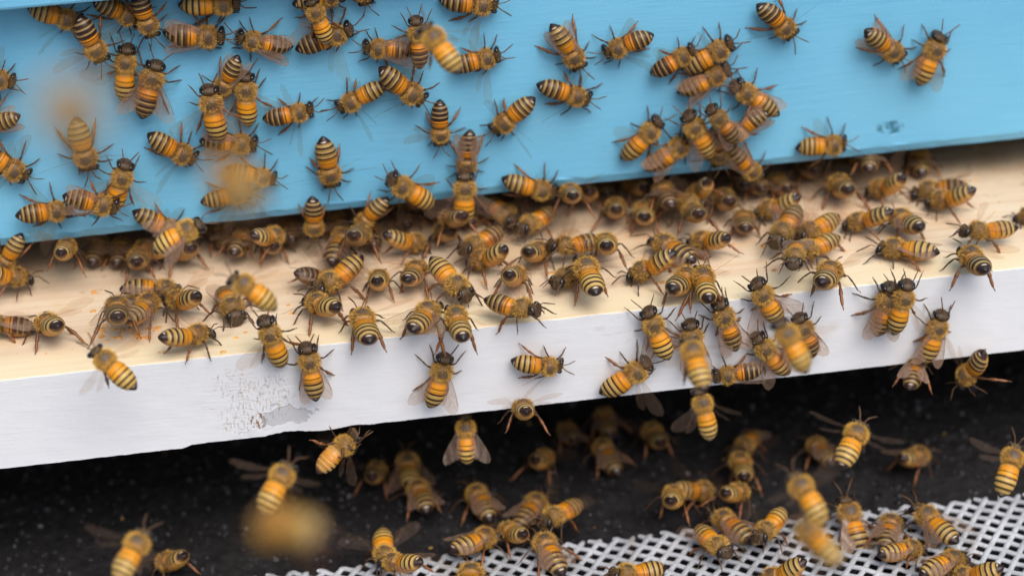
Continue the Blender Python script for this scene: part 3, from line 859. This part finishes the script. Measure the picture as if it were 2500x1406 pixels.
BEES = [
('B',200,55,68,22,'s',.7,'bee with bright tan thorax just under the blue cleat, abdomen tip nearest the corner'),
('B',246,152,194,42,'x',.15,'dark banded bee facing down between the cleat bee and the pale blurred flyer'),
('B',330,48,243,3,'s',.35,'bee at the top edge with furry tan thorax and curled brown abdomen'),
('B',368,88,338,-15,'s',.1,'dark bee facing down beside the furry tan one at the top edge'),
('B',592,8,430,16,'s',.85,'pale yellow banded bee lying level along the top edge of the picture'),
('B',555,90,392,88,'f',.2,'bee with long folded wings lying level and meeting a dark bee head to head'),
('B',578,92,715,122,'f',.2,'dark bee with folded glossy wings facing the level folded-wing bee'),
('B',318,103,292,262,'s',.8,'bright banded bee facing straight up beside a crooked-winged dark bee'),
('B',390,152,335,288,'h',.3,'dark bee with half open wings leaning against the bright upright bee',{'dark':.15}),
('B',533,225,580,150,'f',.15,'reddish bee heading down, tail up, tucked behind two upright bees'),
('B',514,215,527,345,'s',.8,'upright bee with broad plain orange abdomen and dark bald thorax disc'),
('B',605,180,597,318,'s',.95,'brightest yellow banded bee facing straight up in the upper cluster'),
('B',630,352,487,345,'f',.2,'level bee with folded wings lying under the tails of two upright bees',{'dark':.1}),
('B',24,198,-80,180,'s',.3,'bee whose head alone enters at the left border beside the pale blurred flyer'),
('B',-60,318,42,283,'f',.3,'grey winged bee whose tail alone shows at the left border'),
('B',215,425,185,285,'s',.6,'hazy bee facing straight down behind the pale blurred flyer'),
('B',66,435,-50,365,'s',.3,'bee cut by the left border with its head pointing down right'),
('B',478,392,360,335,'s',.3,'fanning bee alone on open blue above the orange blurred flyer'),
('B',762,268,645,293,'s',.25,'small bee on open blue with two long hind legs stretched upward'),
('B',862,70,720,122,'s',.2,'dark banded bee crawling under the golden drooping bee'),
('B',765,15,797,95,'x',1.0,'golden bee with its abdomen drooping over a dark banded bee',{'lift':3}),
('B',838,-12,717,5,'h',.7,'bee half outside the top edge with a black tail tip'),
('B',893,9,868,-95,'s',.1,'bee showing only its dark head at the top edge'),
('B',888,118,1012,122,'f',.3,'bee with folded wings lying level behind the yellow flying bee'),
('B',1016,48,1028,166,'s',.15,'upright dark bee with glossy white tail spot behind the yellow flyer'),
('B',1222,14,1068,6,'s',.1,'dark bee lying level at the top edge above the yellow flyer'),
('B',1224,134,1098,165,'s',.2,'orange bee heading right just past the yellow flying bee'),
('B',820,268,945,205,'s',.4,'bee heading down left whose tail overlaps a fatter crossing bee'),
('B',1040,250,920,172,'s',.2,'fat dark banded bee heading down right across another tail',{'lift':1.5}),
('B',1075,356,1073,250,'x',.05,'dark bee facing straight down with both blurred wings held out level'),
('B',1200,325,1306,238,'s',.3,'orange bee heading down left whose tail nears a level banded bee'),
('B',1138,435,1143,322,'f',.05,'greyish red bee with folded wings, tail up, behind an upright banded bee',{'dark':.25}),
('B',1137,422,1130,553,'s',.9,'upright banded bee whose abdomen hangs below the blue rim into the entrance',{'lift':2.5}),
('B',1430,182,1343,48,'f',.5,'large bee with closed amber wings and black tail tip pointing up'),
('B',1447,245,1310,208,'s',.4,'level banded bee just below the large amber-winged bee'),
('B',1472,132,1595,80,'s',.3,'banded bee heading down left to the right of the large amber-winged bee'),
('B',1695,122,1590,182,'s',.2,'orange bee with white tail spot half hidden by a banded bee'),
('B',1792,102,1664,178,'s',.6,'banded bee heading up right on top of the upper right cluster'),
('B',1785,165,1655,235,'f',.45,'bee with closed pinkish wings below the topmost cluster bee'),
('B',1946,90,1850,10,'s',.3,'lone fanning bee near the top edge heading down right'),
('B',1785,208,1905,275,'f',.3,'bee with folded glossy wings and a raised hind leg heading up left'),
('B',1775,345,1872,268,'f',.3,'bee with reddish folded wings heading down left under another wing tip'),
('B',1618,288,1514,402,'s',.6,'banded bee heading up right at the cluster edge with tail down left'),
('B',1692,332,1573,422,'f',.35,'bee with pinkish closed wings side by side with the banded one'),
('B',1742,278,1795,335,'f',.1,'dark bee mostly hidden under the pale-winged bee of the cluster',{'dark':.4}),
('B',1762,402,1735,310,'f',.1,'dark bee facing down whose head pokes out below the cluster',{'dark':.4}),
('B',1670,275,1750,392,'h',.75,'bee with pale half open wings lying on top of the lower cluster',{'lift':2.6}),
('B',1862,440,1775,362,'f',.3,'bee facing down right whose head reaches over the blue rim'),
('B',2216,148,2098,68,'f',.55,'bee with closed grey wings meeting an upright bee on the bare blue side'),
('B',2296,82,2238,212,'h',.65,'upright bee with a large bald grey thorax on the bare blue side'),
('B',2072,350,1942,362,'s',.6,'level bee close above the blue rim near the scuffed dent'),
('B',810,464,790,332,'s',.5,'lone bee facing straight down on open blue, sharply banded'),
('B',765,585,768,480,'s',.3,'bee facing straight down over the blue rim with only its rear banded half above'),
('B',868,562,942,482,'s',.35,'bee heading down left over the blue rim beside a bald-thoraxed bee'),
('B',938,428,1076,512,'s',.75,'bee with bald grey thorax heading up left, tail over the entrance',{'lift':1.5}),
('B',1362,470,1222,443,'s',.45,'level bee along the blue rim right of the entrance-hanging bee'),
('B',316,392,265,528,'s',.9,'bright bee heading up right, abdomen resting over two level bees',{'lift':2.0}),
('B',288,508,156,478,'f',.3,'bee with folded wings whose front end is hidden by a bright bee'),
('B',178,512,38,522,'s',.4,'level bee low on the blue whose head touches a folded-wing bee'),
('B',450,578,327,515,'s',.3,'bee on the blue rim whose head is covered by a blurred striped flyer'),
('B',-8,668,56,576,'s',.4,'bee over the blue rim at the left border with its tail up'),
('B',612,470,490,488,'s',.5,'bee whose tail end sticks out of the orange blurred flyer'),
('B',676,438,552,418,'s',.4,'bee whose dark eye sticks out of the orange blurred flyer'),
('H',158,588,160,652,'s',.6,'bee hanging from the blue rim with round tail end outward, nearest the left border'),
('H',1392,452,1396,512,'s',.3,'bee hanging from the blue rim by a straight leg, orange tail end outward'),
('H',1690,480,1738,460,'s',.3,'bee hanging from the rim under the lower cluster, ringed tail outward'),
('H',692,565,606,605,'s',.7,'bee hanging from the rim beneath the orange blurred flyer'),
# ledge, back to front
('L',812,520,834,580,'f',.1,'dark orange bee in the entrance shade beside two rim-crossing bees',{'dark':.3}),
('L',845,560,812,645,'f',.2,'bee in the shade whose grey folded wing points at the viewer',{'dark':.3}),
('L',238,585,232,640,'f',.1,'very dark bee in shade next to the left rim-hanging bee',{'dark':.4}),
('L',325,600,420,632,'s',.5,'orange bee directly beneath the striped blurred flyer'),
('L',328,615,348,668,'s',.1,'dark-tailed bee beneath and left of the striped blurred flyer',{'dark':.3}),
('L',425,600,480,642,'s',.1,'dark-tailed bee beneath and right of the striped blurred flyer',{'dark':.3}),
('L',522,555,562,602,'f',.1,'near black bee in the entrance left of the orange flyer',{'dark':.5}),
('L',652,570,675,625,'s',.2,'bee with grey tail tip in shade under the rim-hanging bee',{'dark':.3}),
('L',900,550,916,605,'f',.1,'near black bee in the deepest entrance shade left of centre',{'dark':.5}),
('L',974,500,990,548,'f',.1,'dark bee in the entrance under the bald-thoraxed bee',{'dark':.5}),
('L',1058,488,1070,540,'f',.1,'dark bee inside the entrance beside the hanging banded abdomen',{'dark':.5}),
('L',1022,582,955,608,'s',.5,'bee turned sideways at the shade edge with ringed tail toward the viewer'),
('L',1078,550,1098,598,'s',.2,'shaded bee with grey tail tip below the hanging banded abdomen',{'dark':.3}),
('L',1155,612,1202,586,'s',.2,'bee with glossy black tail tip raised behind a banded bee'),
('L',1160,625,1238,652,'s',.5,'banded bee at mid board whose tail points right toward the viewer'),
('L',1252,540,1188,498,'s',.2,'bee under the blue rim with a dark round tail, right of the hanging abdomen',{'dark':.15}),
('L',1288,560,1336,528,'s',.2,'bee in half shade with dark tail below the level rim bee'),
('L',1535,428,1575,486,'s',.3,'orange bee in the entrance shade between two rim-hanging bees',{'dark':.1}),
('L',1578,500,1571,556,'s',.3,'bee with round orange rump and dark tip at the shade border'),
('L',1692,512,1635,480,'f',.2,'fuzzy dark bee under the ringed rim-hanging bee',{'dark':.25}),
('L',1768,470,1776,530,'s',.1,'dark bee standing in shade with long legs, right of the ringed one',{'dark':.3}),
('L',1840,430,1852,480,'f',.1,'dark bee in the entrance behind the orange group',{'dark':.4}),
('L',1462,430,1475,475,'f',.1,'dark bee in the entrance right of the straight-leg hanging bee',{'dark':.4}),
('L',1368,612,1442,598,'s',.3,'bee facing left with dark tail, just behind a bright long bee'),
('L',1478,580,1484,628,'s',.7,'bee seen end on as a pale ring with a white tail spot'),
('L',1322,600,1288,648,'s',.2,'bee with white-spotted dark tail between mid board groups'),
('L',1702,576,1772,608,'s',.2,'dark banded bee with glossy tail facing inward at the bright board centre'),
('L',1588,580,1700,650,'f',.1,'large bee with reddish brown folded wings lying across the group'),
('L',1545,655,1650,662,'s',.5,'orange bee standing in front of the reddish folded-wing bee'),
('L',1692,660,1634,732,'s',.2,'dark banded bee with tail toward the viewer next to an upright bee'),
('L',1718,645,1722,765,'s',.95,'bright bee facing inward whose abdomen reaches the white edge'),
('L',1262,662,1244,708,'s',.4,'bee with white tail spot between the hanging and the pollen bees'),
('L',1370,692,1425,655,'f',.1,'dark bee facing left under the bright long bee',{'dark':.3}),
('L',1414,620,1465,740,'s',.9,'bright long bee with dark tail pointing at the white edge',{'lift':2.5}),
('L',1018,640,1003,708,'s',.2,'dark banded bee facing inward left of a crossing bee'),
('L',1152,718,1040,648,'s',.5,'bee walking toward the viewer with its dark eye facing the white edge',{'lift':1.0}),
('L',776,708,888,655,'s',.4,'bee facing left with raised tail above two edge bees'),
('L',805,672,748,692,'f',0,'blackish bee with folded wings behind the raised-tail bee',{'dark':.6}),
('L',922,668,928,716,'s',.7,'pale orange bee seen end on with a dark round tail tip'),
('L',745,722,840,786,'s',.6,'bee facing inward left whose pointed tail nears the edge row'),
('L',868,750,914,852,'s',.6,'wide banded bee whose tail reaches over the white edge, left of the winged one'),
('L',1068,735,998,838,'h',.45,'bee with reddish brown wing and pale grey tail over the white edge'),
('L',1098,742,1142,862,'s',.75,'bright orange bee whose tail hangs over the white edge at centre'),
('L',1288,765,1212,750,'s',.3,'bee facing right at the front edge with ringed tail'),
('W',650,775,688,906,'s',.95,'yellow bee above the scraped patch with its head on bare pine'),
('W',752,838,768,977,'f',.5,'bee with neatly closed clear wings facing up near the grey primer patch'),
('L',508,800,398,852,'s',.5,'bee standing at the front edge just above the scraped paint'),
('L',412,722,492,760,'s',.4,'bee facing inward with glossy black tail behind the front edge bee'),
('L',378,715,314,806,'h',.5,'big bee with open brown wings and striped abdomen resting in crumbs',{'lift':.5}),
('L',272,728,302,812,'h',.3,'dark bee with raised brown wing half under the big striped one',{'dark':.35}),
('L',440,700,300,718,'f',.2,'bee with long brown folded wings lying behind the big striped one',{'dark':.1}),
('L',92,775,158,832,'s',.5,'lone bee near the left front edge with a black pointed tail'),
('L',-45,805,76,792,'f',.1,'greyish bee lying cut off by the left border, tail toward the lone bee',{'dark':.45}),
('L',52,665,-30,695,'s',.5,'orange striped bee at the left border below the blue rim'),
('L',588,775,530,702,'f',.1,'dark-faced bee looking toward the viewer under the yellow striped flyer',{'dark':.3}),
('L',1860,500,1948,520,'s',.5,'orange bee topmost of the right hand chain, tail to the right'),
('L',1895,432,1916,482,'f',.1,'dark banded bee in the shade behind the orange chain',{'dark':.25}),
('L',1888,592,1955,525,'h',.1,'dark-faced reddish bee looking toward the viewer beneath the orange chain',{'dark':.3}),
('L',2048,430,2062,502,'s',.1,'narrow dark bee walking inward alone between two groups',{'dark':.15}),
('L',2058,372,2094,398,'f',.1,'dark bee at the entrance below the level rim bee near the dent',{'dark':.3}),
('L',2148,452,2194,478,'s',.5,'bee with bright orange rump and white tail spot, half shaded'),
('L',2252,370,2244,424,'f',.2,'dark fuzzy bee furthest inside at the right of the board',{'dark':.2}),
('L',2228,462,2368,468,'f',.1,'dark bee with brown folded wings behind an orange round bee',{'dark':.25}),
('L',2282,478,2368,502,'s',.5,'orange round bee with white tail spot at the far right group'),
('L',2078,530,2168,548,'s',.3,'bee with glossy round tail right of the orange chain'),
('L',1955,580,2040,548,'s',.4,'bee with raised glossy tail second in the orange chain'),
('L',1968,620,2024,598,'s',.4,'bee with black round tail tip third in the orange chain'),
('L',2188,512,2242,585,'h',.3,'bee facing inward with half open wings above the long-winged bee'),
('L',2142,600,2290,628,'f',.7,'long bee in profile with clear folded wings, head left'),
('L',2358,575,2472,562,'s',.7,'bee in profile facing left at the right front, tail at the right border'),
('L',2368,598,2394,698,'s',.1,'dark banded bee whose black tail points down over the white edge'),
('L',2042,642,2000,718,'s',.3,'bee last in the orange chain with tail over the white edge'),
('L',1935,640,1950,600,'f',.2,'small dark bee tucked beside the orange chain',{'dark':.3}),
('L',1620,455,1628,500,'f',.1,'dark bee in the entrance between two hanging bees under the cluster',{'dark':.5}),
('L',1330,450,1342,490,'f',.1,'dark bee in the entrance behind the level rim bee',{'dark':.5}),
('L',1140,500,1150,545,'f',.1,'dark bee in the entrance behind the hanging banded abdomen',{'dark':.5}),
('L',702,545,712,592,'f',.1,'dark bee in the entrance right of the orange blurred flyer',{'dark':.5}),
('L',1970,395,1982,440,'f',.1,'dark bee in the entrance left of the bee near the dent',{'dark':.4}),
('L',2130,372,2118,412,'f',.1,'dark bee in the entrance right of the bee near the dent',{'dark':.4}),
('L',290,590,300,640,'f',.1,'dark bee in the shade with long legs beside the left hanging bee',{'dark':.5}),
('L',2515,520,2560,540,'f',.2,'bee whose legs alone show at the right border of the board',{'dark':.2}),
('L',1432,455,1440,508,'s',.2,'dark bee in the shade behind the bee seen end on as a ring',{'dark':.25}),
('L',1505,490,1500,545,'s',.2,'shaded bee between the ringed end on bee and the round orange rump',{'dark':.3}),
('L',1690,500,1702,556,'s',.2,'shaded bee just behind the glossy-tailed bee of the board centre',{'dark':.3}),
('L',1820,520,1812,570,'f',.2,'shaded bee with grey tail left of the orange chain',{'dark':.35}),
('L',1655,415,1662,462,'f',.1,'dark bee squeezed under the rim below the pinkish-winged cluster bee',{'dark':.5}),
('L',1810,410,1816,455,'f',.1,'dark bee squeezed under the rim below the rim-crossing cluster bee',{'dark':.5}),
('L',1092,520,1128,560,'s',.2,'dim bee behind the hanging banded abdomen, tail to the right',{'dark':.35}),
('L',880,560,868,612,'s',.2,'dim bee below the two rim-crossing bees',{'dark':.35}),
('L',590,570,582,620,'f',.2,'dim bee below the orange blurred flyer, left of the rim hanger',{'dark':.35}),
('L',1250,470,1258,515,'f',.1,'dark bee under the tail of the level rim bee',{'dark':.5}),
# white edge
('W',1092,862,1050,1005,'h',.8,'bee with bald grey thorax and half open clear wings, alone on white'),
('W',1378,895,1246,886,'s',.8,'level bee with sharp bands alone on the white edge, three legs up'),
('W',1592,878,1463,972,'s',.8,'bee heading up right whose tail passes the lower white edge'),
('W',1576,752,1634,882,'h',.9,'bright bee with round grey thorax disc facing up at the top of the white edge'),
('W',1682,785,1702,905,'f',.3,'dark bee with long antennae looking up behind the yellow blurred flyer'),
('W',1750,732,1802,860,'f',.4,'bee with closed pinkish wings heading up between two bright bees'),
('W',1738,922,1868,898,'f',.2,'level bee with reddish closed wings on the lower white edge'),
('W',1840,688,1908,792,'h',.9,'bright bee with blue grey thorax disc high in the right white cluster'),
('W',1832,808,1935,930,'h',.7,'bee with dark head and banded tail lowest in the right white cluster'),
('W',1946,772,1992,872,'f',.2,'dark bee behind the brightest yellow flyer',{'dark':.2}),
('W',2172,690,2148,830,'f',.4,'bee with closed wings half covered by a bright banded bee'),
('W',2212,682,2184,826,'s',.9,'bright banded bee lying on top of a closed-wing bee',{'lift':2.2}),
('W',2298,758,2258,895,'f',.8,'pale bee with translucent closed wings, rightmost on the white edge'),
('V',2246,870,2218,942,'f',.2,'brown bee hanging under the white edge below the pale bee',{'dark':.2}),
('V',2342,940,2420,858,'s',.3,'bee hanging under the lower white edge near the right border'),
('U',872,1066,762,1132,'s',1.0,'bee hanging upside down from the white edge showing its pale belly'),
('V',1274,985,1284,1034,'s',.7,'bee hanging end on from the white edge by three raised legs'),
# ground
('G',985,1100,1012,1212,'h',.6,'banded bee facing inward, largest standing on the black ground'),
('G',1008,1178,1050,1245,'f',.3,'fuzzy bee partly under the largest ground bee',{'dark':.15}),
('G',920,1135,913,1195,'s',.2,'dark bee with grey tail spot left of the largest ground bee',{'dark':.35}),
('G',1148,1192,1202,1262,'f',.3,'bee with pale tail spot walking alone above the mesh'),
('G',1332,1112,1306,1150,'s',.3,'dim bee with round tail alone in the dark under the white edge',{'dark':.1}),
('G',1328,1212,1262,1282,'f',.2,'dim reddish bee just behind the mesh edge',{'dark':.15}),
('G',1462,1080,1502,1148,'f',.2,'dim bee facing inward in the deep shade under the board',{'dark':.25}),
('G',1588,1042,1612,1098,'s',.2,'dim bee below the tail of the long flying bee',{'dark':.2}),
('G',1474,1008,1482,1055,'f',.2,'barely visible bee closest under the white edge',{'dark':.3}),
('G',1380,1040,1398,1085,'f',.2,'barely visible bee left of the deep shade bee',{'dark':.4}),
('G',1812,1100,1842,1070,'f',.2,'dim bee topmost of the ground chain right of centre',{'dark':.3}),
('G',1808,1108,1816,1182,'s',.3,'dim orange bee second in the ground chain right of centre'),
('G',1722,1195,1662,1212,'s',.3,'dim bee with white tail spot behind the end on mesh bee'),
('G',1812,1192,1768,1226,'s',.6,'bee with round ringed tail third in the ground chain'),
('G',1990,1078,2022,1125,'f',.2,'dim bee left of the bright spread-winged flyer',{'dark':.2}),
('G',2268,1100,2188,1150,'h',.5,'blurred orange bee on the ground right of the spread-winged flyer'),
('G',395,1362,456,1388,'s',.4,'curled tan bee on the ground at the lower left'),
# mesh
('M',1342,1270,1402,1238,'s',.4,'orange bee with raised red brown tail at the mesh edge'),
('M',1648,1202,1640,1242,'s',.8,'plain tan bee seen end on standing tall at the mesh edge'),
('M',1742,1252,1832,1318,'f',.4,'bee with orange folded wings right of the tall tan bee'),
('M',1756,1340,1716,1305,'s',.6,'bee with dark tail cap standing on the mesh below the orange-winged bee'),
('M',1862,1305,1904,1272,'s',.7,'bee with round ringed tail left of the stacked blurred flyers'),
('M',1238,1290,1272,1320,'s',.7,'bee with white tail spot in the trio at mesh centre left'),
('M',1312,1308,1372,1390,'f',.3,'bee with red brown folded wings in the trio at mesh centre left'),
('M',1212,1300,1108,1350,'f',.5,'orange banded bee facing right in the trio at mesh centre left'),
('M',945,1365,928,1312,'s',.6,'bee with white tail spot raised at the mesh corner'),
('M',932,1362,1035,1398,'h',.9,'golden bee with a brown wing at the bottom left end of the mesh'),
('M',1150,1382,1146,1460,'s',.8,'bee cut by the bottom border below the mesh trio'),
('M',1515,1412,1600,1398,'s',.7,'orange bee cut by the bottom border in the middle of the mesh'),
('M',1868,1402,1965,1410,'s',.6,'orange bee cut by the bottom border right of the middle'),
('M',2046,1215,2116,1352,'f',.3,'long dark bee facing inward right of the stacked flyers'),
('M',2190,1262,2148,1325,'f',.1,'dark bee with grey folded wings between two orange bees',{'dark':.2}),
('M',2222,1240,2345,1325,'h',.7,'large orange bee heading up left at the right of the mesh'),
('M',2252,1330,2148,1362,'f',.6,'orange bee with grey banded tail pointing left below the dark one'),
('M',2362,1355,2242,1402,'f',.8,'golden bee facing right near the lower right corner'),
('M',2330,1402,2440,1415,'s',.7,'orange bee cut by the bottom border near the right corner'),
# in flight
('F',1032,58,1122,182,'s',.95,'yellow bee in flight heading up left over the upper blue',{'dep':399}),
('F',495,542,370,612,'h',.85,'striped bee in flight across the blue rim, wings half open',{'dep':420}),
('F',560,672,682,752,'s',.9,'yellow striped bee in flight above the bare pine',{'dep':402}),
('F',225,848,332,952,'s',.8,'bee in flight over the white edge with hind legs dangling',{'dep':414}),
('F',1682,820,1716,955,'s',1.0,'yellow bee in flight with spread wings over the right white edge',{'dep':399}),
('F',1705,945,1740,1082,'s',.9,'bee in flight below the white edge with banded tail hanging',{'dep':416}),
('F',1898,780,1976,912,'s',1.0,'brightest yellow blurred bee in flight in front of the right white cluster',{'dep':392}),
('F',1136,1005,1140,1142,'h',.6,'banded bee in flight just emerging from under the white edge',{'dep':455}),
('F',706,1130,640,1245,'x',.9,'yellow bee in flight over black ground above the orange blur',{'dep':396}),
('F',350,1295,288,1415,'x',.95,'yellow bee in flight at the lower left over black ground',{'dep':392}),
('F',2112,1030,2046,1138,'x',.95,'bright bee in flight with both wings spread over black ground',{'dep':417}),
('F',2490,1082,2438,1208,'x',.9,'bee in flight at the right border with orange legs dangling',{'dep':420}),
('F',1936,1155,2012,1275,'x',.95,'upper of two stacked yellow bees in flight over the mesh',{'dep':389}),
('F',1952,1278,2048,1372,'x',.8,'lower and blurrier of two stacked bees in flight over the mesh',{'dep':345}),
('F',520,400,640,510,'x',1.0,'strongly blurred orange bee in flight before the lower blue box',{'dep':225}),
('F',110,210,235,350,'x',.9,'faint pale orange bee blurred close to the viewer before the upper blue box',{'dep':165}),
('F',620,1290,780,1275,'x',1.0,'strongly blurred orange bee in flight over the black ground',{'dep':245}),
]
for i, b in enumerate(BEES):
    kw = b[8] if len(b) > 8 else {}
    place(i, *b[:8], **kw)
